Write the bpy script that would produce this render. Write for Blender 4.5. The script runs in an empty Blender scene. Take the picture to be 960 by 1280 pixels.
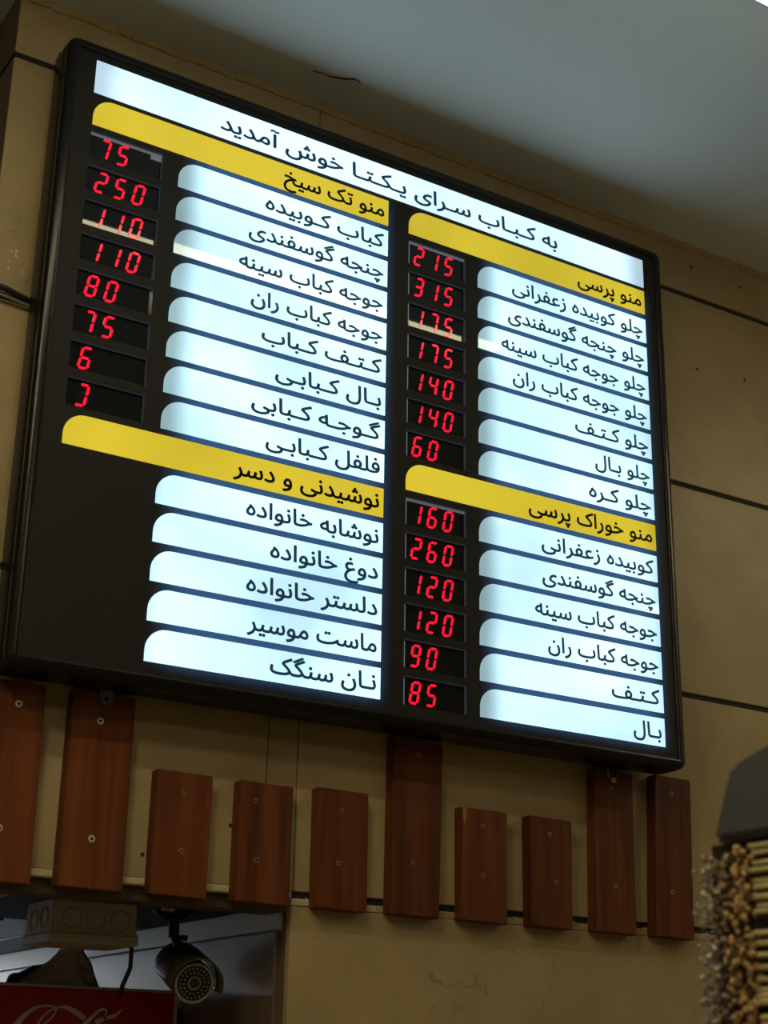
import bpy, bmesh, math, random
from mathutils import Vector, Matrix
from mathutils.geometry import delaunay_2d_cdt
random.seed(7)
sc = bpy.context.scene
C = sc.collection

# ------------------------------------------------------------------ frame of reference
# u: along the wall to the right, v: downwards, w: into the wall (board face at w = 0)
S = 1.1
Z0 = 3.0236
def W(u, v, w): return Vector((u * S, w * S, Z0 - v * S))

# ------------------------------------------------------------------ camera
CU, CV, CW = -0.61452433, 1.33961874, -1.75429909
R = ((0.84416499, -0.01593627, -0.53584653),
     (0.19923578, 0.93728881, 0.2859979),
     (0.49768522, -0.34818922, 0.79440147))
def axis(r): return Vector((r[0], r[2], -r[1]))
cd = bpy.data.cameras.new('camera'); cam = bpy.data.objects.new('camera', cd); C.objects.link(cam)
right, down, fwd = axis(R[0]), axis(R[1]), axis(R[2])
M = Matrix.Identity(4)
for i in range(3):
    M[i][0] = right[i]; M[i][1] = -down[i]; M[i][2] = -fwd[i]
loc = W(CU, CV, CW)
for i in range(3): M[i][3] = loc[i]
cam.matrix_world = M
cd.sensor_fit = 'HORIZONTAL'; cd.sensor_width = 36.0
cd.lens = 1938.98 * 36 / 960
cd.clip_start = 0.02
cd.dof.use_dof = True; cd.dof.focus_distance = 2.45; cd.dof.aperture_fstop = 8.5
sc.camera = cam

# ------------------------------------------------------------------ world, exposure
wd = bpy.data.worlds.new('world'); sc.world = wd; wd.use_nodes = True
wd.node_tree.nodes['Background'].inputs[0].default_value = (0.55, 0.6, 0.7, 1)
wd.node_tree.nodes['Background'].inputs[1].default_value = 0.02
sc.view_settings.view_transform = 'Standard'
sc.view_settings.look = 'None'
sc.view_settings.exposure = 0.0
sc.view_settings.gamma = 1.0
sc.view_settings.use_curve_mapping = False
sc.cycles.use_denoising = True
sc.cycles.max_bounces = 6
sc.cycles.diffuse_bounces = 4
sc.cycles.sample_clamp_indirect = 4.0

LAMP_WARM = (1.0, 0.85, 0.52)      # colour of the added lamps and the far panels
LAMP_NEAR, LAMP_MID_ADDED, LAMP_FAR, LAMP_KITCHEN = 11.0, 48.0, 6.0, 22.0
BACKLIGHT = 1.6                    # strength of the board's backlight

# ------------------------------------------------------------------ materials
def newmat(name):
    m = bpy.data.materials.new(name); m.use_nodes = True
    return m, m.node_tree, m.node_tree.nodes['Principled BSDF']
def setp(b, **k):
    for key, val in k.items():
        b.inputs[key].default_value = val
def rgba(c): return (c[0], c[1], c[2], 1)
def flat(name, col, rough=0.5, metal=0.0, spec=0.5, em=None, es=0.0, coat=0.0, noise=0.12, nscale=30, bump=0.0):
    m, nt, b = newmat(name)
    setp(b, **{'Base Color': rgba(col), 'Roughness': rough, 'Metallic': metal, 'Specular IOR Level': spec, 'Coat Weight': coat})
    if em: b.inputs['Emission Color'].default_value = rgba(em); b.inputs['Emission Strength'].default_value = es
    tc = nt.nodes.new('ShaderNodeTexCoord'); n = nt.nodes.new('ShaderNodeTexNoise')
    n.inputs['Scale'].default_value = nscale; n.inputs['Detail'].default_value = 4
    nt.links.new(tc.outputs['Object'], n.inputs['Vector'])
    if noise > 0:
        mx = nt.nodes.new('ShaderNodeMix'); mx.data_type = 'RGBA'
        mx.inputs[6].default_value = rgba([c * (1 - noise * 2) for c in col])
        mx.inputs[7].default_value = rgba([min(1, c * (1 + noise * 2)) for c in col])
        nt.links.new(n.outputs['Fac'], mx.inputs[0]); nt.links.new(mx.outputs[2], b.inputs['Base Color'])
    if bump > 0:
        bp = nt.nodes.new('ShaderNodeBump'); bp.inputs['Strength'].default_value = bump; bp.inputs['Distance'].default_value = 0.003
        nt.links.new(n.outputs['Fac'], bp.inputs['Height']); nt.links.new(bp.outputs[0], b.inputs['Normal'])
    return m
def ramp(nt, stops):
    r = nt.nodes.new('ShaderNodeValToRGB')
    e = r.color_ramp.elements
    e[0].position, e[0].color = stops[0][0], rgba(stops[0][1])
    e[1].position, e[1].color = stops[-1][0], rgba(stops[-1][1])
    for p, c in stops[1:-1]:
        q = e.new(p); q.color = rgba(c)
    return r

def stone_mat():
    m, nt, b = newmat('beige_stone_tile')
    g = nt.nodes.new('ShaderNodeNewGeometry')
    n1 = nt.nodes.new('ShaderNodeTexNoise'); n1.inputs['Scale'].default_value = 4.5; n1.inputs['Detail'].default_value = 9; n1.inputs['Roughness'].default_value = 0.62
    nt.links.new(g.outputs['Position'], n1.inputs['Vector'])
    r1 = ramp(nt, [(0.25, (0.30, 0.222, 0.112)), (0.5, (0.38, 0.287, 0.15)), (0.75, (0.47, 0.365, 0.20))])
    nt.links.new(n1.outputs['Fac'], r1.inputs[0])
    # thin dark veins and scratches
    n2 = nt.nodes.new('ShaderNodeTexNoise'); n2.inputs['Scale'].default_value = 5.0; n2.inputs['Detail'].default_value = 6; n2.inputs['Distortion'].default_value = 1.2
    nt.links.new(g.outputs['Position'], n2.inputs['Vector'])
    s = nt.nodes.new('ShaderNodeMath'); s.operation = 'SUBTRACT'; s.inputs[1].default_value = 0.5; nt.links.new(n2.outputs['Fac'], s.inputs[0])
    a = nt.nodes.new('ShaderNodeMath'); a.operation = 'ABSOLUTE'; nt.links.new(s.outputs[0], a.inputs[0])
    mr = nt.nodes.new('ShaderNodeMapRange'); mr.inputs[1].default_value = 0.0; mr.inputs[2].default_value = 0.006; mr.inputs[3].default_value = 1; mr.inputs[4].default_value = 0
    nt.links.new(a.outputs[0], mr.inputs[0])
    n3 = nt.nodes.new('ShaderNodeTexNoise'); n3.inputs['Scale'].default_value = 3.1; nt.links.new(g.outputs['Position'], n3.inputs['Vector'])
    mr3 = nt.nodes.new('ShaderNodeMapRange'); mr3.inputs[1].default_value = 0.56; mr3.inputs[2].default_value = 0.66
    nt.links.new(n3.outputs['Fac'], mr3.inputs[0])
    mu = nt.nodes.new('ShaderNodeMath'); mu.operation = 'MULTIPLY'; nt.links.new(mr.outputs[0], mu.inputs[0]); nt.links.new(mr3.outputs[0], mu.inputs[1])
    mu2 = nt.nodes.new('ShaderNodeMath'); mu2.operation = 'MULTIPLY'; mu2.inputs[1].default_value = 0.6; nt.links.new(mu.outputs[0], mu2.inputs[0])
    mx = nt.nodes.new('ShaderNodeMix'); mx.data_type = 'RGBA'; mx.inputs[7].default_value = (0.09, 0.065, 0.04, 1)
    nt.links.new(mu2.outputs[0], mx.inputs[0]); nt.links.new(r1.outputs[0], mx.inputs[6])
    # small pits
    v = nt.nodes.new('ShaderNodeTexVoronoi'); v.inputs['Scale'].default_value = 42; nt.links.new(g.outputs['Position'], v.inputs['Vector'])
    mv = nt.nodes.new('ShaderNodeMapRange'); mv.inputs[1].default_value = 0.05; mv.inputs[2].default_value = 0.09; mv.inputs[3].default_value = 0.45; mv.inputs[4].default_value = 0
    nt.links.new(v.outputs['Distance'], mv.inputs[0])
    mx2 = nt.nodes.new('ShaderNodeMix'); mx2.data_type = 'RGBA'; mx2.inputs[7].default_value = (0.12, 0.09, 0.05, 1)
    nt.links.new(mv.outputs[0], mx2.inputs[0]); nt.links.new(mx.outputs[2], mx2.inputs[6])
    nt.links.new(mx2.outputs[2], b.inputs['Base Color'])
    b.inputs['Roughness'].default_value = 0.45; b.inputs['Specular IOR Level'].default_value = 0.45
    bp = nt.nodes.new('ShaderNodeBump'); bp.inputs['Strength'].default_value = 0.12; bp.inputs['Distance'].default_value = 0.002
    nt.links.new(n1.outputs['Fac'], bp.inputs['Height']); nt.links.new(bp.outputs[0], b.inputs['Normal'])
    return m

def wood_mat():
    m, nt, b = newmat('varnished_wood')
    tc = nt.nodes.new('ShaderNodeTexCoord'); oi = nt.nodes.new('ShaderNodeObjectInfo')
    ad = nt.nodes.new('ShaderNodeVectorMath'); ad.operation = 'ADD'
    cx = nt.nodes.new('ShaderNodeCombineXYZ')
    k = nt.nodes.new('ShaderNodeMath'); k.operation = 'MULTIPLY'; k.inputs[1].default_value = 37.0
    nt.links.new(oi.outputs['Random'], k.inputs[0]); nt.links.new(k.outputs[0], cx.inputs[0]); nt.links.new(k.outputs[0], cx.inputs[2])
    nt.links.new(tc.outputs['Object'], ad.inputs[0]); nt.links.new(cx.outputs[0], ad.inputs[1])
    mp = nt.nodes.new('ShaderNodeMapping'); mp.inputs['Scale'].default_value = (30, 30, 1.6)
    nt.links.new(ad.outputs[0], mp.inputs[0])
    n = nt.nodes.new('ShaderNodeTexNoise'); n.inputs['Scale'].default_value = 1.6; n.inputs['Detail'].default_value = 6; n.inputs['Distortion'].default_value = 0.5
    nt.links.new(mp.outputs[0], n.inputs['Vector'])
    r = ramp(nt, [(0.25, (0.055, 0.013, 0.004)), (0.5, (0.125, 0.031, 0.009)), (0.78, (0.20, 0.058, 0.015))])
    nt.links.new(n.outputs['Fac'], r.inputs[0])
    n2 = nt.nodes.new('ShaderNodeTexNoise'); n2.inputs['Scale'].default_value = 9.0; n2.inputs['Detail'].default_value = 2
    nt.links.new(ad.outputs[0], n2.inputs['Vector'])
    mr = nt.nodes.new('ShaderNodeMapRange'); mr.inputs[1].default_value = 0.66; mr.inputs[2].default_value = 0.74; mr.inputs[3].default_value = 0; mr.inputs[4].default_value = 0.75
    nt.links.new(n2.outputs['Fac'], mr.inputs[0])
    mx = nt.nodes.new('ShaderNodeMix'); mx.data_type = 'RGBA'; mx.inputs[7].default_value = (0.025, 0.009, 0.004, 1)
    nt.links.new(mr.outputs[0], mx.inputs[0]); nt.links.new(r.outputs[0], mx.inputs[6])
    hs = nt.nodes.new('ShaderNodeHueSaturation')
    vr = nt.nodes.new('ShaderNodeMapRange'); vr.inputs[3].default_value = 0.7; vr.inputs[4].default_value = 1.05
    nt.links.new(oi.outputs['Random'], vr.inputs[0]); nt.links.new(vr.outputs[0], hs.inputs['Value'])
    nt.links.new(mx.outputs[2], hs.inputs['Color']); nt.links.new(hs.outputs[0], b.inputs['Base Color'])
    b.inputs['Roughness'].default_value = 0.5; b.inputs['Specular IOR Level'].default_value = 0.25
    bp = nt.nodes.new('ShaderNodeBump'); bp.inputs['Strength'].default_value = 0.1; bp.inputs['Distance'].default_value = 0.001
    nt.links.new(n.outputs['Fac'], bp.inputs['Height']); nt.links.new(bp.outputs[0], b.inputs['Normal'])
    return m

def backlit(name, col, gloss=0.015, edges=(), strength=1.0, lo=0.8):
    """a backlit acrylic strip: the tubes behind it light it unevenly"""
    m, nt, b = newmat(name)
    setp(b, **{'Base Color': rgba([c * 0.25 for c in col]), 'Roughness': gloss, 'Specular IOR Level': 0.5})
    g = nt.nodes.new('ShaderNodeNewGeometry')
    n = nt.nodes.new('ShaderNodeTexNoise'); n.inputs['Scale'].default_value = 4.2; n.inputs['Detail'].default_value = 1.5
    nt.links.new(g.outputs['Position'], n.inputs['Vector'])
    mr = nt.nodes.new('ShaderNodeMapRange'); mr.inputs[1].default_value = 0.3; mr.inputs[2].default_value = 0.62
    mr.inputs[3].default_value = lo * strength * BACKLIGHT; mr.inputs[4].default_value = 1.0 * strength * BACKLIGHT
    nt.links.new(n.outputs['Fac'], mr.inputs[0])
    out = mr.outputs[0]
    sx = nt.nodes.new('ShaderNodeSeparateXYZ'); nt.links.new(g.outputs['Position'], sx.inputs[0])
    for u0, wdt, low in edges:       # ends of the rows lie beyond the last backlight tube
        a = nt.nodes.new('ShaderNodeMath'); a.operation = 'SUBTRACT'; a.inputs[1].default_value = u0 * S; nt.links.new(sx.outputs[0], a.inputs[0])
        ab = nt.nodes.new('ShaderNodeMath'); ab.operation = 'ABSOLUTE'; nt.links.new(a.outputs[0], ab.inputs[0])
        q = nt.nodes.new('ShaderNodeMapRange'); q.interpolation_type = 'SMOOTHSTEP'
        q.inputs[1].default_value = wdt * 0.1 * S; q.inputs[2].default_value = wdt * S; q.inputs[3].default_value = low; q.inputs[4].default_value = 1
        nt.links.new(ab.outputs[0], q.inputs[0])
        mu = nt.nodes.new('ShaderNodeMath'); mu.operation = 'MULTIPLY'; nt.links.new(out, mu.inputs[0]); nt.links.new(q.outputs[0], mu.inputs[1])
        out = mu.outputs[0]
    b.inputs['Emission Color'].default_value = rgba(col)
    nt.links.new(out, b.inputs['Emission Strength'])
    return m

MT = {}
MT['stone'] = stone_mat()
MT['wood'] = wood_mat()
MT['grout'] = flat('dark_groove', (0.012, 0.012, 0.014), 0.8)
MT['putty'] = flat('cream_putty', (0.55, 0.47, 0.28), 0.7, bump=0.5, nscale=90)
MT['ceil'] = flat('grey_white_plaster', (0.74, 0.83, 0.89), 0.75, noise=0.03, nscale=3, bump=0.08)
MT['room'] = flat('room_paint', (0.5, 0.44, 0.34), 0.8, noise=0.05, nscale=2)
MT['floor'] = flat('floor_tile', (0.3, 0.26, 0.2), 0.35, noise=0.1, nscale=3)
MT['conc'] = flat('brown_concrete', (0.11, 0.075, 0.05), 0.85, noise=0.2, bump=0.5)
MT['beam_shade'] = flat('shade_toned_metal', (0.035, 0.037, 0.042), 0.5)  # light falloff over the near kitchen ceiling is put into this dark tone
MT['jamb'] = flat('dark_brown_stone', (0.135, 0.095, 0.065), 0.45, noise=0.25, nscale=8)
MT['kwhite'] = flat('kitchen_tile_grey', (0.36, 0.39, 0.43), 0.4, noise=0.1, nscale=6)
MT['kpanel'] = flat('metal_ceiling_panel', (0.42, 0.47, 0.53), 0.3, metal=0.6, noise=0.15, nscale=7)
MT['kpanel_shade'] = flat('metal_ceiling_panel_shaded', (0.16, 0.18, 0.21), 0.35, metal=0.5, noise=0.15, nscale=7)  # darker copy of the panel, carrying the ceiling's light falloff in its colour
MT['frame'] = flat('black_anodised_aluminium', (0.007, 0.0065, 0.0065), 0.24, spec=0.32, noise=0.2, nscale=60)
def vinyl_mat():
    # black print; lens bloom between the rows put in as soft blue emission bands
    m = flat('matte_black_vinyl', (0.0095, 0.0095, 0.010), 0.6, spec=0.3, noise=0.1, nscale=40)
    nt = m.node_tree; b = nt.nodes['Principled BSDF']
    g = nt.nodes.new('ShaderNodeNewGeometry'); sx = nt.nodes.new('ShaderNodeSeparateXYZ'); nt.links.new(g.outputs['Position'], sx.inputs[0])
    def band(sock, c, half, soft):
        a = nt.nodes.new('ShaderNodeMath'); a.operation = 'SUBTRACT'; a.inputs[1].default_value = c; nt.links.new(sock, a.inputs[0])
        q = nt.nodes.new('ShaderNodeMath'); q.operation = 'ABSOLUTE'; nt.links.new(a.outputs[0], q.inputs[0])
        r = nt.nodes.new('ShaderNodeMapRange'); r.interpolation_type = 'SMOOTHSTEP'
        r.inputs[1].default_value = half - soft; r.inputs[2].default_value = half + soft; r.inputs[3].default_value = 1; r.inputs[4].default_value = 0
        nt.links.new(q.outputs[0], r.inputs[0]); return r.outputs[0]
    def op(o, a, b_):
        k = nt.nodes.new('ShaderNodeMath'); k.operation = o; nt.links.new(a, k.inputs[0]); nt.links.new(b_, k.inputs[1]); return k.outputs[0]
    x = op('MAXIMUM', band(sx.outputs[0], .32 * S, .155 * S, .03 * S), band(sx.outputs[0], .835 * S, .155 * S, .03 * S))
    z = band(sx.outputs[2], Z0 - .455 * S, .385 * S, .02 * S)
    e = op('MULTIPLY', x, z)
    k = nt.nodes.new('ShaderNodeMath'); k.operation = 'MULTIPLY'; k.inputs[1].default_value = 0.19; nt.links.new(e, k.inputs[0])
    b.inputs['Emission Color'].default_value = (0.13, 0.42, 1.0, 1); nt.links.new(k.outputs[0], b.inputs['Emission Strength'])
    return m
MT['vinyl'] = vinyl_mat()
MT['case'] = flat('board_back', (0.02, 0.02, 0.02), 0.6)
MT['recess'] = flat('clear_acrylic_edge', (0.035, 0.04, 0.05), 0.2, em=(0.55, 0.65, 0.85), es=0.03)
MT['edge'] = flat('frosted_acrylic_edge_glow', (0.12, 0.14, 0.17), 0.35, em=(0.6, 0.68, 0.85), es=0.13, noise=0.2)
MT['module'] = flat('dark_display_window', (0.008, 0.009, 0.011), 0.015, spec=0.5)
MT['seg'] = flat('red_led_segment', (0.25, 0.01, 0.02), 0.1, em=(1.0, 0.006, 0.035), es=1.2, noise=0)
MT['unlit'] = flat('unlit_led_segment', (0.03, 0.012, 0.015), 0.3)
MT['white'] = backlit('backlit_white_strip', (0.55, 0.86, 1.0), edges=((0.1345, 0.05, 0.33), (0.6525, 0.05, 0.33), (1.0, 0.02, 0.8)), lo=0.6)
MT['white_low'] = backlit('backlit_white_strip_even', (0.55, 0.86, 1.0), edges=((0.1345, 0.015, 0.8),), lo=0.6)
MT['head'] = backlit('backlit_white_header', (0.60, 0.84, 1.0), edges=((1.0, 0.06, 0.5), (0.0, 0.05, 0.6)), strength=0.92, lo=0.65)
MT['yellow'] = backlit('backlit_yellow_strip', (0.92, 0.72, 0.045), strength=0.44, lo=0.8, edges=((1.0, 0.03, 0.85),))
MT['ink'] = flat('navy_print', (0.012, 0.028, 0.045), 0.3, em=(0.12, 0.45, 0.8), es=0.06, noise=0)  # blue bloom over the letters put into the print as faint emission
MT['inkb'] = flat('black_print', (0.012, 0.011, 0.008), 0.3, noise=0)
MT['steel'] = flat('zinc_plated_steel', (0.20, 0.195, 0.185), 0.4, metal=0.85)
MT['screwbright'] = flat('bright_screw_head', (0.75, 0.72, 0.66), 0.35, metal=0.5)
MT['screwdull'] = flat('dull_screw_head', (0.30, 0.22, 0.17), 0.45, metal=0.6)
MT['screwhole'] = flat('screw_recess', (0.02, 0.015, 0.01), 0.8)
MT['chip'] = flat('bare_wood', (0.28, 0.15, 0.06), 0.7)
MT['jbox'] = flat('aged_grey_plastic', (0.42, 0.38, 0.29), 0.5, noise=0.08, nscale=20)
MT['jboxring'] = flat('knockout_groove', (0.24, 0.215, 0.165), 0.6)
MT['black'] = flat('black_plastic', (0.012, 0.012, 0.013), 0.35)
MT['camgrey'] = flat('bronze_grey_enamel', (0.15, 0.135, 0.10), 0.35, metal=0.3)
MT['camrim'] = flat('silver_ring', (0.5, 0.49, 0.47), 0.35, metal=0.4)
MT['led'] = flat('clear_led', (0.75, 0.68, 0.6), 0.25)
MT['lens'] = flat('lens_glass', (0.01, 0.01, 0.012), 0.04, spec=0.8)
MT['red'] = flat('red_sign_face', (0.36, 0.010, 0.018), 0.45, noise=0.08)
MT['reddark'] = flat('red_cabinet_paint', (0.11, 0.006, 0.008), 0.4)
MT['signwhite'] = flat('sign_white_script', (0.62, 0.52, 0.44), 0.4, noise=0.03)
MT['trim'] = flat('pale_grey_trim', (0.40, 0.37, 0.34), 0.5, noise=0.15)
MT['glassdark'] = flat('dark_door_glass', (0.02, 0.03, 0.035), 0.05)
MT['bag'] = flat('grey_brown_sackcloth', (0.58, 0.50, 0.40), 0.85, noise=0.2, bump=0.4)
MT['bagdark'] = flat('dark_plastic_bag', (0.022, 0.024, 0.028), 0.4)
MT['cablegrey'] = flat('grey_cable', (0.2, 0.18, 0.15), 0.5)
MT['hood'] = flat('brushed_grey_metal', (0.17, 0.175, 0.18), 0.34, metal=0.6, noise=0.1, nscale=12)
MT['brass'] = flat('polished_brass_rod', (0.92, 0.80, 0.42), 0.3, metal=0.1, noise=0.08, em=None)
MT['bead_silver'] = flat('smoky_glass_bead', (0.42, 0.36, 0.31), 0.1, metal=0.55, noise=0.3, nscale=90)
MT['bead_bronze'] = flat('bronze_bead', (0.26, 0.18, 0.10), 0.1, metal=0.5, noise=0.3, nscale=90)
MT['bead_amber'] = flat('amber_bead', (0.52, 0.34, 0.15), 0.12, metal=0.4, noise=0.3, nscale=90)
MT['bronze'] = flat('dark_bronze_plate', (0.06, 0.04, 0.022), 0.4, metal=0.5)
MT['batten'] = flat('white_lamp_body', (0.7, 0.7, 0.68), 0.5, noise=0.02)
def lampmat(name, col, s):
    m, nt, b = newmat(name); b.inputs['Base Color'].default_value = (0.8, 0.8, 0.8, 1)
    b.inputs['Emission Color'].default_value = rgba(col); b.inputs['Emission Strength'].default_value = s
    return m
MT['lamp_near'] = lampmat('lamp_diffuser_near', (1.0, 0.92, 0.56), LAMP_NEAR)
MT['lamp_mid_added'] = lampmat('lamp_diffuser_mid_added', LAMP_WARM, LAMP_MID_ADDED)  # for the unseen lamps added at the sides
MT['lamp_far'] = lampmat('lamp_diffuser_far', LAMP_WARM, LAMP_FAR)
MT['lamp_kitchen'] = lampmat('lamp_diffuser_kitchen', (0.9, 0.96, 1.0), LAMP_KITCHEN)

# ------------------------------------------------------------------ object helpers
WL = {}
def empty(name, at, label=None, cat=None, group=None):
    o = bpy.data.objects.new(name, None); C.objects.link(o); o.location = at; o.empty_display_size = 0.05
    WL[o] = Vector(at); tag(o, label, cat, group); return o
def tag(o, label=None, cat=None, group=None, kind=None):
    if label: o['label'] = label
    if cat: o['category'] = cat
    if group: o['group'] = group
    if kind: o['kind'] = kind
    return o
def link_mesh(name, me, mats, parent=None):
    """me holds world coordinates; the origin is moved to the middle of the mesh"""
    vs = me.vertices
    lo = [min(v.co[i] for v in vs) for i in range(3)]; hi = [max(v.co[i] for v in vs) for i in range(3)]
    c = Vector([(a + b) / 2 for a, b in zip(lo, hi)])
    me.transform(Matrix.Translation(-c))
    for m in (mats if isinstance(mats, (list, tuple)) else [mats]): me.materials.append(m)
    o = bpy.data.objects.new(name, me); C.objects.link(o)
    WL[o] = c
    if parent is not None:
        o.parent = parent; o.location = c - WL[parent]
    else:
        o.location = c
    return o
def obj(name, bm, mats, parent=None, smooth=False):
    bmesh.ops.recalc_face_normals(bm, faces=bm.faces)
    me = bpy.data.meshes.new(name); bm.to_mesh(me); bm.free()
    if smooth:
        for p in me.polygons: p.use_smooth = True
    return link_mesh(name, me, mats, parent)
def struct(name, bm, mats, parent=None, **k):
    o = obj(name, bm, mats, parent, **k)
    if parent is None: o['kind'] = 'structure'
    return o
def box(bm, u0, u1, v0, v1, w0, w1, bev=0.0, segs=1):
    p = [W(u, v, w) for w in (w0, w1) for v in (v0, v1) for u in (u0, u1)]
    vs = [bm.verts.new(q) for q in p]
    fs = [(0, 1, 3, 2), (4, 6, 7, 5), (0, 4, 5, 1), (2, 3, 7, 6), (0, 2, 6, 4), (1, 5, 7, 3)]
    faces = [bm.faces.new([vs[i] for i in f]) for f in fs]
    if bev:
        es = set(e for f in faces for e in f.edges)
        bmesh.ops.bevel(bm, geom=list(es), offset=bev * S, segments=segs, affect='EDGES', profile=0.6)
    return vs
def bx(*a, **k):
    bm = bmesh.new(); box(bm, *a, **k); return bm
def hexa(bm, pts):
    """8 points (u,v,w): four of one face then the four behind them"""
    vs = [bm.verts.new(W(*p)) for p in pts]
    for f in ((0, 1, 2, 3), (7, 6, 5, 4), (0, 4, 5, 1), (1, 5, 6, 2), (2, 6, 7, 3), (3, 7, 4, 0)):
        bm.faces.new([vs[i] for i in f])
def frame_of(d):
    d = d.normalized()
    a = Vector((0, 0, 1)) if abs(d.z) < 0.9 else Vector((1, 0, 0))
    x = d.cross(a).normalized(); return x, d.cross(x).normalized()
def tube(bm, pts, r, n=8, cap=True):
    """pts are world vectors; r a radius or list of radii (metres)"""
    rs = r if isinstance(r, (list, tuple)) else [r] * len(pts)
    rings = []
    d0 = (pts[1] - pts[0]); x, y = frame_of(d0)
    for i, p in enumerate(pts):
        d = (pts[min(i + 1, len(pts) - 1)] - pts[max(i - 1, 0)]).normalized()
        x = (x - d * x.dot(d)).normalized(); y = d.cross(x)
        rings.append([bm.verts.new(p + (x * math.cos(2 * math.pi * k / n) + y * math.sin(2 * math.pi * k / n)) * rs[i]) for k in range(n)])
    for a, b in zip(rings, rings[1:]):
        for k in range(n): bm.faces.new((a[k], a[(k + 1) % n], b[(k + 1) % n], b[k]))
    if cap: bm.faces.new(rings[0]); bm.faces.new(rings[-1])
    return rings
def torus(bm, c, d, Rr, r, n=20, m=6, a0=0, a1=2 * math.pi, up=None):
    x, y = frame_of(d)
    if up is not None:
        y = (up - d.normalized() * up.dot(d.normalized())).normalized(); x = y.cross(d.normalized())
    full = abs(a1 - a0) > 6.28
    cnt = n if full else n + 1
    rings = []
    for i in range(cnt):
        a = a0 + (a1 - a0) * i / n
        rad = x * math.cos(a) + y * math.sin(a)
        rings.append([bm.verts.new(c + rad * (Rr + r * math.cos(2 * math.pi * k / m)) + d.normalized() * r * math.sin(2 * math.pi * k / m)) for k in range(m)])
    pr = list(zip(rings, rings[1:])) + ([(rings[-1], rings[0])] if full else [])
    for a, b in pr:
        for k in range(m): bm.faces.new((a[k], a[(k + 1) % m], b[(k + 1) % m], b[k]))
    if not full: bm.faces.new(rings[0]); bm.faces.new(rings[-1])
def poly(bm, pts, w0, w1):
    """prism from an outline of (u,v) points"""
    a = [bm.verts.new(W(u, v, w0)) for u, v in pts]; b = [bm.verts.new(W(u, v, w1)) for u, v in pts]
    bm.faces.new(a); bm.faces.new(b[::-1])
    for i in range(len(pts)):
        j = (i + 1) % len(pts); bm.faces.new((a[i], b[i], b[j], a[j]))

# ================================================================== THE SETTING
WALL = 0.075          # face of the wall tiles
CEIL = -0.125
LIN = 1.115           # underside of the lintel over the serving opening
UL, UJ = -0.095, 0.398
ZF = Z0 / S           # v of the floor

wall = struct('wall_back', bx(UL + .004, 3.2, CEIL - .03, 1.104, WALL + .012, WALL + .05), MT['grout'])
tag(wall, 'beige stone tiled wall with dark horizontal grooves behind the menu board')
def tile(u0, u1, v0, v1, parent=wall, w=WALL):
    return obj('tile', bx(u0, u1, v0, v1, w, w + .0125, bev=.0012), MT['stone'], parent)
rows = [(-0.128, -0.0225), (-0.0135, 0.3545), (0.3635, 0.7265), (0.7355, 1.0985)]
for r, (v0, v1) in enumerate(rows):
    cuts = [UL, 0.4, 1.62, 2.4, 3.2] if r != 3 else [UL, 0.3545, 0.4005, 1.31, 2.2, 3.2]
    for a, b in zip(cuts, cuts[1:]):
        tile(a + .0006, b - .0006, v0, v1)
low = struct('wall_back_lower', bx(UJ + .002, 3.2, 1.104, ZF, WALL + .012, WALL + .06), MT['grout'])
tag(low, 'beige tiled wall below the row of wooden slats, right of the opening')
obj('tile', bx(UJ, 0.53, 1.1075, 1.1165, WALL, WALL + .0125, bev=.001), MT['putty'], low)
tile(UJ, 1.31, 1.1175, 1.49, low); tile(0.531, 1.31, 1.1075, 1.1172, low)
tile(1.311, 3.2, 1.1075, 1.49, low)
for k, v0 in enumerate((1.50, 1.88, 2.26)):
    tile(UJ, 1.31, v0, min(v0 + .37, ZF), low); tile(1.311, 3.2, v0, min(v0 + .37, ZF), low)
# dark strips set just behind the tile faces in every horizontal groove
for v0, v1 in ((-.0225, -.0135), (.3545, .3635), (.7265, .7355)):
    obj('groove_strip', bx(UL + .003, 3.2, v0, v1, WALL + .0035, WALL + .012), MT['grout'], wall)
obj('groove_strip', bx(UJ + .002, 3.2, 1.0985, 1.1075, WALL + .0030, WALL + .012), MT['grout'], low)
# little plugged drill holes of the stone cladding
for u, v in ((1.186, .126), (1.304, .116), (1.187, -.080), (1.309, -.076), (.183, 1.070), (.304, 1.022)):
    bm = bmesh.new(); tube(bm, [W(u, v, WALL - .0004), W(u, v, WALL + .002)], .0032, 10)
    obj('drill_hole', bm, MT['grout'], wall)
# cream putty along the lower edge of the last tiles
for a, b in ((UL, 0.12), (0.121, 0.24), (0.241, UJ)):
    bm = bx(a, b, 1.0985, 1.1075, WALL - .001, WALL + .0125, bev=.0012)
    obj('putty_edge', bm, MT['putty'], wall)
# fat chips of mortar left in the groove
bm = bmesh.new()
rc = random.Random(3)
for k in range(34):
    u = rc.uniform(UJ, 1.1); v = 1.1072 + rc.uniform(-.001, .001); s = rc.uniform(.001, .0028)
    box(bm, u, u + s * 2, v - s * .4, v + s * .5, WALL + .0010, WALL + .0122)
tag(obj('mortar_crumbs', bm, MT['putty'], low), kind='stuff')

# return face of the pier at the left, going back into the kitchen
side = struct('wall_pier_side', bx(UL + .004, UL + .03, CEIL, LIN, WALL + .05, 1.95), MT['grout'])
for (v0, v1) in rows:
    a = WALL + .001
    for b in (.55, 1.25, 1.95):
        obj('tile', bx(UL, UL + .0125, v0, v1, a, b - .001, bev=.001), MT['jamb'], side); a = b
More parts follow.
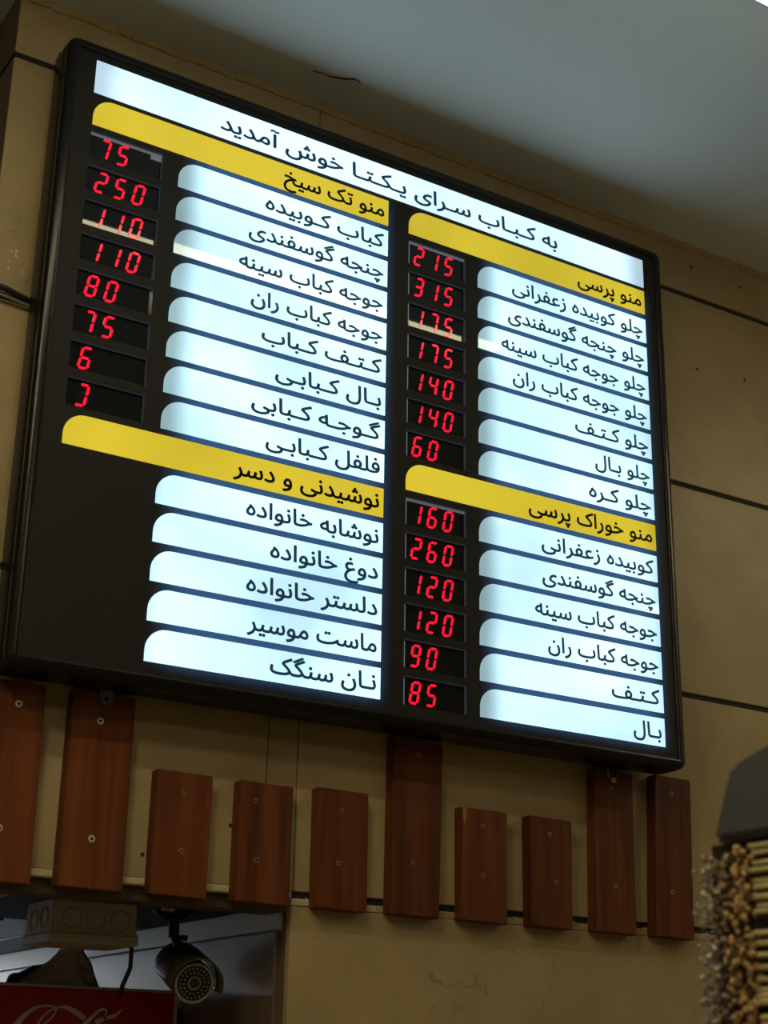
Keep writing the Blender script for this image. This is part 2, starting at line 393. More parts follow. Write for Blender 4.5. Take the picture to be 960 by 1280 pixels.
# lintel, jamb and kitchen ceiling
struct('lintel', bx(UL, UJ, 1.1085, 1.125, WALL + .0126, WALL + .06), MT['conc'])
kc = struct('ceiling_kitchen', bx(-1.2, UJ + .01, LIN - .03, LIN - .012, WALL + .051, 1.95), MT['beam_shade'])
for name, a, b, w0, w1, m in (('beam', -1.2, .058, .136, .24, 'beam_shade'), ('beam', .07, UJ, .136, .52, 'beam_shade'),
                              ('ceiling_panel', .063, .156, .521, 1.95, 'kpanel'), ('ceiling_panel', .166, .282, .521, 1.95, 'kpanel'),
                              ('ceiling_panel', .292, UJ, .521, 1.95, 'kpanel_shade'), ('ceiling_panel', -.40, .054, .241, 1.95, 'kpanel_shade'),
                              ('ceiling_panel', -1.2, -.41, .241, 1.95, 'kpanel')):
    obj(name, bx(a, b, LIN - .012, LIN, w0, w1, bev=.001), MT[m], kc)
for u in (.161, .287):
    obj('ceiling_rail', bx(u - .004, u + .004, LIN - .011, LIN + .003, .521, 1.95), MT['black'], kc)
obj('ceiling_rail', bx(.0555, .0615, LIN - .011, LIN + .002, .16, 1.95), MT['trim'], kc)
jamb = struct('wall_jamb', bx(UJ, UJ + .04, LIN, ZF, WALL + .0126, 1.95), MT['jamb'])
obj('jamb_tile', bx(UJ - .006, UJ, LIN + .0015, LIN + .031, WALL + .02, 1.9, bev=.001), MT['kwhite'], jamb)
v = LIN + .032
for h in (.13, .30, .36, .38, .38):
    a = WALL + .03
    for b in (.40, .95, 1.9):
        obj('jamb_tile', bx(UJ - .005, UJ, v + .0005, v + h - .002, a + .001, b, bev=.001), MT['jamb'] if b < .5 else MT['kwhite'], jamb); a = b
    v += h
struct('wall_kitchen_back', bx(-1.2, UJ + .04, LIN, ZF, 1.95, 1.98), MT['kwhite'])
struct('wall_kitchen_left', bx(-1.23, -1.2, LIN - .03, ZF, WALL, 1.98), MT['kwhite'])

# dining-room shell
ce = bmesh.new()
hexa(ce, [(-2.6, -.127, 1.98), (3.2, -.127, 1.98), (3.2, -.127, -4.6), (-2.6, -.127, -4.6),
          (-2.6, -.20, 1.98), (3.2, -.20, 1.98), (3.2, -.20, -4.6), (-2.6, -.20, -4.6)])
tag(struct('ceiling', ce, MT['ceil']), 'smooth grey-white plaster ceiling above the menu board')
bm = bmesh.new()
rt = random.Random(5)
for k in range(150):        # rough plaster line where the ceiling meets the tiles
    u = UL + (1.62 - UL) * k / 150; d = rt.uniform(.0015, .0045)
    box(bm, u, u + .0123, -.1275, -.1275 + d + .012, WALL - rt.uniform(.001, .003), WALL + .01)
tag(struct('trim_1', bm, MT['stone']), 'ragged plaster line between ceiling and tiled wall')
struct('floor', bx(-2.6, 3.2, ZF, ZF + .05, -4.6, 1.98), MT['floor'])
struct('wall_left', bx(-2.65, -2.6, -.2, ZF, -4.6, 1.98), MT['room'])
struct('wall_right', bx(3.2, 3.25, -.2, ZF, -4.6, .13), MT['room'])
struct('wall_front', bx(-2.6, 3.2, -.2, ZF, -4.65, -4.6), MT['room'])
struct('wall_back_left', bx(-2.6, -1.2, -.127, ZF, .13, .16), MT['room'])
struct('wall_back_left_upper', bx(-1.2, UL, -.127, LIN - .03, 1.95, 1.98), MT['jamb'])

# ================================================================== LAMPS
def strip_lamp(u0, u1, w, v, m, label):
    t = empty('strip_lamp', W((u0 + u1) / 2, -.127, w), label, 'lamp')
    obj('lamp_body', bx(u0 - .01, u1 + .01, -.127, v - .004, w - .021, w + .021, bev=.002), MT['batten'], t)
    obj('diffuser', bx(u0, u1, v - .004, v, w - .0165, w + .0165, bev=.001), m, t)
    for u in (u0 - .011, u1 + .001):
        obj('end_cap', bx(u, u + .010, -.12, v - .001, w - .0215, w + .0215, bev=.001), MT['batten'], t)
    return t
strip_lamp(-.06, 1.09, -.545, -.078, MT['lamp_near'], 'slim white strip lamp at the top right corner of the photo, on the ceiling')
def panel_lamp(u, w, hu, hw, m, label):
    t = empty('panel_lamp', W(u, -.127, w), label, 'lamp')
    obj('lamp_frame', bx(u - hu - .012, u + hu + .012, -.127, -.121, w - hw - .012, w + hw + .012, bev=.001), MT['batten'], t)
    obj('diffuser', bx(u - hu, u + hu, -.1215, -.119, w - hw, w + hw), m, t)
strip_lamp(-1.45, -.02, -.80, -.119, MT['lamp_mid_added'], 'unseen strip lamp added on the left to light the wall and slats')  # added out of view so the board casts a clearer shadow edge
panel_lamp(-.95, -1.30, .12, .12, MT['lamp_mid_added'], 'unseen square panel lamp added on the left to brighten the rods and wall')  # added to brighten the ornament's rods from the left
strip_lamp(1.90, 3.10, -.80, -.119, MT['lamp_mid_added'], 'unseen strip lamp added on the right to light the wall and slats')  # added out of view, where the board does not mirror it
panel_lamp(2.85, -1.7, .2, .2, MT['lamp_far'], 'large unseen square panel lamp added far out on the right as fill')  # unseen fill light, added clear of the board's reflections
panel_lamp(-.1, -2.6, .30, .30, MT['lamp_far'], 'large square ceiling panel lamp behind the viewer on the left')
kt = empty('kitchen_lamp', W(.06, LIN + .01, 1.72), 'cool white tube lamp deep in the kitchen ceiling', 'lamp')
obj('lamp_body', bx(-.2, .32, LIN, LIN + .012, 1.69, 1.75), MT['batten'], kt)
obj('diffuser', bx(-.19, .31, LIN + .012, LIN + .03, 1.70, 1.74, bev=.004), MT['lamp_kitchen'], kt)

# ================================================================== THE MENU BOARD
L0, L1, L2, R0, R1, R2 = .0019, .1347, .4839, .5220, .6524, 1.0
OU0, OU1, OV0, OV1 = -.0425, 1.0430, -.0285, .8755
board = empty('menu_board', W(.5, OV1, .053),
              'large black framed backlit menu board with white and yellow Persian rows and red prices', 'menu board')
def rrect(ins, r=.016, n=6):
    a0, a1, b0, b1 = OU0 + ins, OU1 - ins, OV0 + ins, OV1 - ins
    rr = max(r - ins, .0008); out = []
    for cx, cy, s in ((a1 - rr, b0 + rr, -90), (a1 - rr, b1 - rr, 0), (a0 + rr, b1 - rr, 90), (a0 + rr, b0 + rr, 180)):
        for k in range(n + 1):
            t = math.radians(s + 90 * k / n); out.append((cx + rr * math.cos(t), cy + rr * math.sin(t)))
    return out
bm = bmesh.new()
prof = [(0, .0535), (0, .016), (.0006, .015), (.0006, .0125), (.0005, .007), (.0018, .003), (.005, .0006), (.011, -.0004), (.0145, -.0005), (.0158, .0008), (.0158, .006)]
loops = [[bm.verts.new(W(u, v, w)) for u, v in rrect(i)] for i, w in prof]
for a, b in zip(loops, loops[1:]):
    for k in range(len(a)): bm.faces.new((a[k], a[(k + 1) % len(a)], b[(k + 1) % len(a)], b[k]))
obj('frame', bm, MT['frame'], board, smooth=True)
obj('back_panel', bx(OU0 + .003, OU1 - .003, OV0 + .003, OV1 - .003, .046, .052), MT['case'], board)

row_b = {}
for i in range(14):
    row_b['L', i] = .1565 + .0528 * i; row_b['R', i] = .1577 + .0528 * i
ROWH = .0436
wins = []          # (column, first u, top, bottom, text)
PR_L = ['75', '250', '110', '110', '80', '75', '6', ']']
PR_R = ['215', '315', '175', '175', '140', '140', '60', None, '160', '260', '120', '120', '90', '85']
for i, t in enumerate(PR_L): wins.append(('L', .0015, .1098, .1130 + .0530 * i, .1538 + .0530 * i, t))
for i, t in enumerate(PR_R):
    if t: wins.append(('R', .5225, .6295, .1140 + .0530 * i, .1555 + .0530 * i, t))

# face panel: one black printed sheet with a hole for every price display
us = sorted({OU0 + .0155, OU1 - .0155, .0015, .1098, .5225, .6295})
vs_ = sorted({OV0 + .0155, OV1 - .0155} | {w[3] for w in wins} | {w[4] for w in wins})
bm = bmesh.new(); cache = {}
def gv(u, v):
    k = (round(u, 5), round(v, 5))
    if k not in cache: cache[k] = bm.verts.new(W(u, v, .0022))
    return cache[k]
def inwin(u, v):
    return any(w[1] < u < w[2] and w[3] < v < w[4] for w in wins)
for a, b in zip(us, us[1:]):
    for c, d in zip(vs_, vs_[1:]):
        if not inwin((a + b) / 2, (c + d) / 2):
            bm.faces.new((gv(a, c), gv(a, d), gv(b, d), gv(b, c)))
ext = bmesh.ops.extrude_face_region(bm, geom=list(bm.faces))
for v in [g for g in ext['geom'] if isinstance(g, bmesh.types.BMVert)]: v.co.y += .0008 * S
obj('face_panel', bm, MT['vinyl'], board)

def strip_outline(u0, u1, v0, v1, r=.0285, n=8, rounded=True):
    if not rounded: return [(u0, v0), (u0, v1), (u1, v1), (u1, v0)]
    pts = [(u1, v0)]
    for k in range(n + 1):
        t = math.radians(90 * k / n)
        pts.append((u0 + r - r * math.sin(t), v0 + r - r * math.cos(t)))
    pts += [(u0, v1), (u1, v1)]
    return pts

# --- Persian lettering, joined letter by letter with the built-in font
FORMS = {'ا': (0xFE8D, 0xFE8E), 'آ': (0xFE81, 0xFE82), 'د': (0xFEA9, 0xFEAA), 'ر': (0xFEAD, 0xFEAE), 'ز': (0xFEAF, 0xFEB0), 'و': (0xFEED, 0xFEEE)}
for ch, b0 in (('ب', 0xFE8F), ('پ', 0xFB56), ('ت', 0xFE95), ('ج', 0xFE9D), ('چ', 0xFB7A), ('خ', 0xFEA5), ('س', 0xFEB1), ('ش', 0xFEB5),
               ('ع', 0xFEC9), ('غ', 0xFECD), ('ف', 0xFED1), ('ک', 0xFB8E), ('گ', 0xFB92), ('ل', 0xFEDD), ('م', 0xFEE1), ('ن', 0xFEE5),
               ('ه', 0xFEE9), ('ی', 0xFBFC)):
    FORMS[ch] = (b0, b0 + 1, b0 + 2, b0 + 3)
TAT = '\u0640'
def shape(s):
    out = []
    def fwd(c): return c == TAT or (c in FORMS and len(FORMS[c]) == 4)
    def bwd(c): return c == TAT or c in FORMS
    for i, c in enumerate(s):
        if c not in FORMS: out.append(c); continue
        p = i > 0 and fwd(s[i - 1]); n = i + 1 < len(s) and fwd(c) and bwd(s[i + 1])
        f = FORMS[c]
        out.append(chr(f[3] if p and n else f[2] if n else f[1] if p else f[0]))
    return ''.join(reversed(out))
def outlines(s):
    c = bpy.data.curves.new('lettering', 'FONT'); c.body = shape(s)
    o = bpy.data.objects.new('lettering', c); C.objects.link(o); bpy.context.view_layer.update()
    cu = o.to_curve(bpy.context.evaluated_depsgraph_get())
    out = []
    for sp in cu.splines:
        bp = sp.bezier_points; pts = []
        n = len(bp)
        for i in range(n):
            a, b = bp[i], bp[(i + 1) % n]
            p0, p1, p2, p3 = a.co.xy, a.handle_right.xy, b.handle_left.xy, b.co.xy
            straight = abs((p3 - p0).cross(p1 - p0)) + abs((p3 - p0).cross(p2 - p0)) < 1e-6
            k = 1 if straight else 4
            for t in range(k):
                t /= k; q = 1 - t
                v = p0 * q ** 3 + p1 * (3 * q * q * t) + p2 * (3 * q * t * t) + p3 * t ** 3
                if not pts or (v - pts[-1]).length > 1e-4: pts.append(v)
        if len(pts) > 2 and (pts[0] - pts[-1]).length < 1e-4: pts.pop()
        if len(pts) > 2: out.append(pts)
    o.to_curve_clear(); bpy.data.objects.remove(o); bpy.data.curves.remove(c)
    return out
def text_mesh(s, bold=.020):
    """filled glyphs: triangulate all outlines together, keep what has a non-zero winding number"""
    ol = outlines(s)
    V = []; E = []
    for pts in ol:
        n0 = len(V); V += pts; n = len(pts)
        E += [(n0 + i, n0 + (i + 1) % n) for i in range(n)]
    vo, eo, fo, _, _, _ = delaunay_2d_cdt(V, E, [], 0, 1e-6)
    boxes = [(min(p.x for p in q), max(p.x for p in q), min(p.y for p in q), max(p.y for p in q), q) for q in ol]
    def wind(p):
        w = 0
        for x0, x1, y0, y1, q in boxes:
            if p.x < x0 or p.x > x1 or p.y < y0 or p.y > y1: continue
            a = q[-1]
            for b in q:
                if (a.y <= p.y) != (b.y <= p.y):
                    t = (p.y - a.y) / (b.y - a.y)
                    if a.x + (b.x - a.x) * t > p.x: w += 1 if b.y > a.y else -1
                a = b
        return w
    verts = [(p.x, p.y, 0) for p in vo]; faces = []
    for f in fo:
        c = sum((vo[i] for i in f), Vector((0, 0))) / len(f)
        if wind(c) != 0: faces.append(tuple(f))
    for a, b in E:      # a thin band along every outline makes the face bold
        a, b = V[a], V[b]; d = (b - a)
        if d.length < 1e-5: continue
        d.normalize(); n = Vector((-d.y, d.x)) * bold; d = d * bold * .5
        k = len(verts)
        verts += [(q.x, q.y, 0) for q in (a - d - n, b + d - n, b + d + n, a - d + n)]
        faces.append((k, k + 1, k + 2, k + 3))
    me = bpy.data.meshes.new('lettering'); me.from_pydata(verts, [], faces); me.update()
    return me
def lettering(s, ul, ur, base, size, w, mat, parent):
    me = text_mesh(s)
    x0 = min(v.co.x for v in me.vertices); x1 = max(v.co.x for v in me.vertices)
    k = (ur - ul) / (x1 - x0)
    for v in me.vertices:
        v.co = W(ul + (v.co.x - x0) * k, base - v.co.y * size, w)
    return link_mesh('lettering', me, mat, parent)
T = TAT
def strip(name, u0, u1, v0, v1, mat, rounded, txt, ul, ur, base, size, ink, label):
    bm = bmesh.new(); poly(bm, strip_outline(u0, u1, v0, v1, rounded=rounded), .0008, .0022)
    o = obj(name, bm, mat, board); o['label'] = label
    lettering(txt, ul, ur, base, size, .0005, ink, o)
    return o
SZ = .0325
strip('header_strip', 0, R2, 0, .0525, MT['head'], False,
      'به ک%sب%sاب س%sرای ی%sک%sت%sا خوش آمدید' % (T, T, T, T, T, T), .1935, .8135, .0385, .0345, MT['ink'], 'white welcome header across the top')
def rows_of(col, first, data, ua, ub, uh):
    for i, kind, txt, ul in data:
        b = row_b[col, i] if i >= 0 else .1037
        if kind == 'y':
            strip('heading_strip', uh, ub, b - ROWH, b, MT['yellow'], True, txt, ul, ub - .0075, b - .0125, SZ * 1.02, MT['inkb'], 'yellow section heading')
        else:
            strip('menu_strip', ua, ub, b - ROWH, b, MT['white_low'] if (col == 'L' and i >= 9) else MT['white'], True, txt, ul, ub - .0072, b - .0118, SZ, MT['ink'], 'white menu row')
rows_of('L', 0, [(-1, 'y', 'منو تک سیخ', .3007), (0, 'w', 'کباب ک%sوبیده' % T, .2726), (1, 'w', 'چنجه گوسفندی', .248),
    (2, 'w', 'جوجه کباب سینه', .2352), (3, 'w', 'جوجه کباب ران', .2569), (4, 'w', 'ک%sت%sف ک%sباب' % (T, T, T), .2765),
    (5, 'w', 'ب%sال ک%sباب%sی' % (T, T, T), .3008), (6, 'w', 'گ%sوج%sه ک%sبابی' % (T, T, T), .2657), (7, 'w', 'فلفل ک%sباب%sی' % (T, T), .2906),
    (8, 'y', 'نوشیدنی و دسر', .2439), (9, 'w', 'نوشابه خانواده', .266), (10, 'w', 'دوغ خانواده', .3051), (11, 'w', 'دلستر خانواده', .2717),
    (12, 'w', 'ماست موسیر', .2758), (13, 'w', 'ن%sان سنگک' % T, .3122)], L1, L2, L0)
rows_of('R', 0, [(-1, 'y', 'منو پرسی', .854), (0, 'w', 'چلو کوبیده زعفرانی', .7183), (1, 'w', 'چلو چنجه گوسفندی', .7096),
    (2, 'w', 'چلو جوجه کباب سینه', .6964), (3, 'w', 'چلو جوجه کباب ران', .7174), (4, 'w', 'چلو ک%sت%sف' % (T, T), .840),
    (5, 'w', 'چلو ب%sال' % T, .8788), (6, 'w', 'چلو ک%sره' % T, .864), (7, 'y', 'منو خوراک پرسی', .7442), (8, 'w', 'کوبیده زعفرانی', .7675),
    (9, 'w', 'چنجه گوسفندی', .7679), (10, 'w', 'جوجه کباب سینه', .753), (11, 'w', 'جوجه کباب ران', .7758), (12, 'w', 'ک%sت%sف' % (T, T), .8961),
    (13, 'w', 'ب%sال' % T, .9363)], R1, R2, R0)

# --- price displays with red seven-segment digits
SEG = {'0': 'abcdef', '1': 'bc', '2': 'abged', '3': 'abgcd', '4': 'fgbc', '5': 'afgcd', '6': 'afgedc', '7': 'abc', '8': 'abcdefg', '9': 'abcdfg', ']': 'abcd'}
DH, DW, SL = .0298, .0126, .0058       # digit height, width, slant
def seg_pts(s):
    t = .0018; g = .0006; h = DH / 2
    def H(y):    # horizontal bar, tapered ends
        return [(g + .0004, y), (t + g, y - t), (DW - t - g, y - t), (DW - g - .0004, y), (DW - t - g, y + t), (t + g, y + t)]
    def V(x, y0, y1):
        return [(x, y0 + g), (x + t, y0 + t + g), (x + t, y1 - t - g), (x, y1 - g), (x - t, y1 - t - g), (x - t, y0 + t + g)]
    return {'a': H(0), 'g': H(h), 'd': H(DH), 'f': V(0, 0, h), 'b': V(DW, 0, h), 'e': V(0, h, DH), 'c': V(DW, h, DH)}[s]
for col, u0, u1, v0, v1, txt in wins:
    mid = (v0 + v1) / 2; D = .0095
    bm = bmesh.new()
    # open tray: four side walls and a back
    a = [bm.verts.new(W(u, v, .0023)) for u, v in ((u0, v0), (u1, v0), (u1, v1), (u0, v1))]
    b = [bm.verts.new(W(u, v, D)) for u, v in ((u0, v0), (u1, v0), (u1, v1), (u0, v1))]
    for i in range(4):
        j = (i + 1) % 4; bm.faces.new((a[i], a[j], b[j], b[i]))
    bm.faces.new(b)
    disp = obj('price_display', bm, MT['recess'], board)
    disp['label'] = 'red digital price reading %s' % txt if txt != ']' else 'red digital price with a broken digit'
    lm = .0048 if col == 'R' else .0
    first = abs(v0 - .113) < .002 or abs(v0 - .538) < .004
    tm = .0022 if first else 0
    obj('display_window', bx(u0 + lm, u1 - .0002, v0 + tm, v1, D - .0012, D - .0004), MT['module'], disp)
    if lm: obj('side_edge', bx(u0, u0 + lm - .0006, v0 + .0025, v1 - .0015, D - .0035, D - .0005), MT['edge'], disp)
    if first: obj('top_edge', bx(u0 + .0005, u1 - .0005, v0 + .0002, v0 + tm + .0012, D - .0035, D - .0005), MT['edge'], disp)
    if first and col == 'L': obj('corner_label', bx(u1 - .0165, u1 - .001, v0 + tm, v0 + .0105, D - .0035, D - .001), MT['edge'], disp)
    for k, ch in enumerate(txt):
        x0 = (.0145 if col == 'L' else .5352) + .0276 * k + .0010
        y0 = mid - DH / 2
        bm = bmesh.new()
        for s in SEG[ch]:
            pts = [(x0 + x + SL * (1 - y / DH) * 1.0, y0 + y) for x, y in seg_pts(s)]
            poly(bm, pts, D - .0019, D - .0012)
        obj('digit', bm, MT['seg'], disp)

# ================================================================== WOODEN SLATS
def lerp(a, b, t): return a + (b - a) * t
slats = [  # top-left u, top-right u, bottom-left u, bottom-right u, top v, screws (u,v), bright, label
    (-.050, .0315, -.050, .0335, .879, None, 'tall dark wooden slat cut by the left edge of the photo, two silver screws'),
    (.067, .151, .0665, .1515, .878, None, 'tall wooden slat second from the left, metal tab and knot on it'),
    (.1875, .266, .1875, .265, .964, None, 'short wooden slat right above the junction box, leftmost of the short ones'),
    (.305, .385, .305, .385, .965, None, 'short wooden slat with a dark knot, right above the corner of the opening'),
    (.423, .5025, .4235, .503, .961, None, 'short wooden slat standing left of the tall centre slat'),
    (.5415, .6255, .5395, .620, .8775, None, 'tall wooden slat in the middle of the row, under the price column'),
    (.658, .7385, .658, .7365, .963, None, 'short wooden slat with a pale chip at its top left corner'),
    (.7775, .857, .7775, .854, .963, None, 'short wooden slat rightmost of the short ones'),
    (.903, .979, .896, .9755, .879, None, 'tall wooden slat with a metal loop at its top'),
    (1.0245, 1.099, 1.0115, 1.0905, .875, None, 'tall wooden slat at the right end of the row'),
]
screws = [[(-.002, .907), (-.011, 1.058)], [(.105, .914), (.106, 1.060)], [(.2255, .990), (.2265, 1.064)], [(.3285, .990), (.3335, 1.066)],
          [(.460, .989), (.457, 1.060)], [(.583, .898), (.576, 1.048)], [(.694, .987), (.694, 1.056)], [(.8145, .987), (.8255, 1.055)],
          [(.935, .906), (.937, 1.052)], [(1.057, .901), (1.050, 1.052)]]
FW = .055
for i, (a, b, c, d, tv, _, lab) in enumerate(slats):
    t = empty('wall_slat', W((c + d) / 2, 1.12, WALL), lab, 'slat', 'wooden slats screwed to the tiles')
    bm = bmesh.new()
    hexa(bm, [(a, tv, FW), (b, tv + .001, FW), (d, 1.121, FW), (c, 1.1195, FW), (a, tv, WALL - .0005), (b, tv + .001, WALL - .0005), (d, 1.121, WALL - .0005), (c, 1.1195, WALL - .0005)])
    bmesh.ops.bevel(bm, geom=list(bm.edges), offset=.0014, segments=2, affect='EDGES')
    o = obj('board', bm, MT['wood'], t)
    for (u, v) in screws[i]:
        bm = bmesh.new()
        p = W(u, v, FW)
        torus(bm, p + Vector((0, -.0002, 0)), Vector((0, -1, 0)), .0030 if i > 1 else .0036, .0011 if i > 1 else .0014, 18, 6)
        nf = len(bm.faces)
        tube(bm, [p + Vector((0, -.0004, 0)), p + Vector((0, .002, 0))], .0026, 14)
        for f in list(bm.faces)[nf:]: f.material_index = 1
        obj('screw', bm, [MT['screwbright'] if i < 2 else MT['screwdull'], MT['screwhole']], t)
    if i == 6:
        bm = bmesh.new(); poly(bm, [(a + .0012, tv + .001), (a + .0075, tv + .001), (a + .0065, tv + .019), (a + .0035, tv + .026), (a + .0015, tv + .012)], FW - .0006, FW + .001)
        obj('chipped_patch', bm, MT['chip'], t)

# hanging hardware below the board
t = empty('hanging_tab', W(.109, .893, FW), 'small rounded metal tab screwed to the second slat under the board', 'bracket')
bm = bmesh.new()
pts = [(.1005, .866), (.1005, .885)] + [(.1095 - .009 * math.cos(math.radians(k)), .885 + .009 * math.sin(math.radians(k))) for k in range(20, 180, 20)] + [(.1185, .885), (.1185, .866)]
poly(bm, pts, FW - .0035, FW - .0005)
obj('plate', bm, MT['steel'], t)
bm = bmesh.new(); p = W(.1095, .8855, FW - .0035); torus(bm, p, Vector((0, -1, 0)), .0032, .001, 16, 6); tube(bm, [p, p + Vector((0, .001, 0))], .0026, 12)
obj('screw', bm, MT['screwdull'], t)
bm = bmesh.new(); tube(bm, [W(.1115, .877, FW - .004), W(.114, .868, FW - .009)], .0022, 10); obj('hook', bm, MT['steel'], t)
t = empty('hanging_loop', W(.936, .896, FW), 'bent steel loop hooked on the slat below the right part of the board', 'bracket')
bm = bmesh.new()
cu, cv_, ru, rv = .9365, .8815, .0095, .0125
pth = [W(cu + ru, .868, FW - .003)] + [W(cu + ru * math.cos(math.radians(k)), cv_ + rv * math.sin(math.radians(k)), FW - .003) for k in range(0, 181, 15)] + [W(cu - ru, .868, FW - .003)]
tube(bm, pth, .0019, 8); obj('loop', bm, MT['steel'], t, smooth=True)
bm = bmesh.new(); torus(bm, W(.9375, .8945, FW - .004), Vector((0, -1, 0)), .0032, .0013, 14, 6); obj('screw', bm, MT['screwbright'], t)

# ================================================================== CABLE IN THE LEFT GROOVE
bm = bmesh.new()
tube(bm, [W(-.10, .3515, .066), W(-.075, .353, .064), W(-.055, .357, .066), W(-.035, .359, .070), W(.02, .359, .070)], .0048, 8)
tag(obj('black_cable', bm, MT['black'], smooth=True), 'thick black cable lying in the wall groove at the left edge', 'cable')
bm = bmesh.new()
tube(bm, [W(-.10, .3625, .066), W(-.07, .364, .066), W(-.045, .367, .068), W(.02, .369, .070)], .0026, 8)
tag(obj('grey_cable', bm, MT['cablegrey'], smooth=True), 'thin grey cable just below the black one in the left groove', 'cable')
bm = bmesh.new()
rg = random.Random(11)
for k in range(13):
    u = rg.uniform(-.072, -.052); v = rg.uniform(.262, .315) ; r = rg.uniform(.0006, .0016)
    box(bm, u, u + r * 1.5, v, v + r * 3, WALL - .0008, WALL + .0005)
tag(obj('glue_specks', bm, MT['signwhite'], wall), kind='stuff')
# squiggle of wire on the ceiling
bm = bmesh.new()
pw = [(.345, .006), (.358, .003), (.372, .004), (.386, .000), (.398, -.004), (.410, -.012), (.419, -.011), (.424, -.006)]
tube(bm, [W(u, -.1255, w) for u, w in pw], [.0012, .0008, .0010, .0014, .0016, .0014, .0010, .0006], 6)
tag(obj('wire_end', bm, MT['black'], smooth=True), 'short dark wire curling out of the grey ceiling', 'wire')

# ================================================================== JUNCTION BOX
jw0, jw1, ju0, ju1 = .213, .312, .124, .2425
jb = empty('junction_box', W(.183, LIN, .26), 'beige plastic junction box with round knockouts hanging above the red sign', 'junction box')
bm = bmesh.new()
hexa(bm, [(ju0 + .001, LIN, jw0 + .001), (ju1 - .001, LIN, jw0 + .001), (ju1, 1.158, jw0), (ju0, 1.158, jw0),
          (ju0 + .001, LIN, jw1 - .001), (ju1 - .001, LIN, jw1 - .001), (ju1, 1.158, jw1), (ju0, 1.158, jw1)])
bmesh.ops.bevel(bm, geom=list(bm.edges), offset=.0022, segments=2, affect='EDGES')
obj('box_body', bm, MT['jbox'], jb)
obj('lid', bx(ju0 - .0025, ju1 + .0025, 1.157, 1.1695, jw0 - .0025, jw1 + .0025, bev=.002, segs=2), MT['jbox'], jb)
obj('lid_lip', bx(ju0 - .0012, ju1 + .0012, 1.1535, 1.157, jw0 - .0012, jw1 + .0012, bev=.0008), MT['jbox'], jb)
for u in (.1515, .1835, .2185):
    bm = bmesh.new(); torus(bm, W(u, 1.1385, jw0 + .0002), Vector((0, -1, 0)), .0145, .0009, 26, 5); obj('knockout', bm, MT['jboxring'], jb)
for w in (.243, .281):
    bm = bmesh.new(); torus(bm, W(ju0 + .0003, 1.138, w), Vector((-1, 0, 0)), .0145, .0009, 26, 5); obj('knockout', bm, MT['jboxring'], jb)
bm = bmesh.new(); tube(bm, [W(.262, 1.1, .27), W(.266, 1.14, .285), W(.2735, 1.165, .298), W(.2755, 1.190, .302), W(.2800, 1.2125, .335), W(.2850, 1.2240, .352)], .0036, 8)
tag(obj('hanging_cable', bm, MT['black'], smooth=True), 'black cable hanging beside the junction box down to the red sign', 'cable')

# ================================================================== SECURITY CAMERA
F = W(.325, 1.213, .200); Bk = W(.338, 1.1875, .282)
sx = (Bk - F).normalized()
cam_t = empty('security_camera', W(.318, LIN, .25), 'round security camera with a ring of small lights hanging under the lintel', 'camera')
Xr, Yr = frame_of(sx)
upv = (Vector((0, 0, 1)) - sx * sx.z).normalized(); rt_ = upv.cross(sx).normalized()
if rt_.x < 0: rt_ = -rt_
def onaxis(t, x=0, y=0): return F + sx * t + rt_ * x + upv * y
bm = bmesh.new(); tube(bm, [onaxis(.004), onaxis(.008), onaxis(.085), onaxis(.100), onaxis(.104)], [.0285, .030, .030, .026, .016], 28)
obj('housing', bm, MT['camgrey'], cam_t, smooth=True)
# hood: curved sheet with thickness
bm = bmesh.new(); n = 24; rings = []
for (t, rr, lim) in ((-.016, .040, 95), (.02, .040, 104), (.078, .0395, 104), (.098, .0385, 85)):
    outer = []; inner = []
    for k in range(n + 1):
        a = math.radians(-lim + 2 * lim * k / n + 8)
        for lst, q in ((outer, rr), (inner, rr - .0018)):
            lst.append(bm.verts.new(onaxis(t, math.sin(a) * q, math.cos(a) * q)))
    rings.append((outer, inner))
for (o1, i1), (o2, i2) in zip(rings, rings[1:]):
    for k in range(n):
        bm.faces.new((o1[k], o1[k + 1], o2[k + 1], o2[k])); bm.faces.new((i1[k], i2[k], i2[k + 1], i1[k + 1]))
    bm.faces.new((o1[0], o2[0], i2[0], i1[0])); bm.faces.new((o1[n], i1[n], i2[n], o2[n]))
for o1, i1 in (rings[0], rings[-1]):
    for k in range(n): bm.faces.new((o1[k], i1[k], i1[k + 1], o1[k + 1]))
obj('sun_hood', bm, MT['camgrey'], cam_t, smooth=True)
bm = bmesh.new(); torus(bm, onaxis(.002), sx, .0277, .0024, 40, 8); obj('front_ring', bm, MT['camrim'], cam_t, smooth=True)
bm = bmesh.new(); tube(bm, [onaxis(.0015), onaxis(.005)], .0265, 32); obj('front_plate', bm, MT['black'], cam_t)
bm = bmesh.new(); torus(bm, onaxis(.001), sx, .0088, .0011, 26, 6); obj('lens_ring', bm, MT['camrim'], cam_t, smooth=True)
bm = bmesh.new(); tube(bm, [onaxis(.0005), onaxis(.004)], .0083, 24); obj('lens', bm, MT['lens'], cam_t)
bm = bmesh.new()
for rad, cnt in ((.0155, 16), (.0215, 22)):
    for k in range(cnt):
        a = 2 * math.pi * (k + .3) / cnt
        bmesh.ops.create_icosphere(bm, subdivisions=1, radius=.00125, matrix=Matrix.Translation(onaxis(.0012, rad * math.cos(a), rad * math.sin(a))))
tag(obj('infrared_leds', bm, MT['led'], cam_t), kind='stuff')
bm = bmesh.new(); tube(bm, [W(.318, LIN, .262), W(.318, 1.119, .262)], .032, 26); tube(bm, [W(.318, 1.119, .262), W(.318, 1.127, .262)], [.026, .013], 26)
obj('mount_base', bm, MT['black'], cam_t)
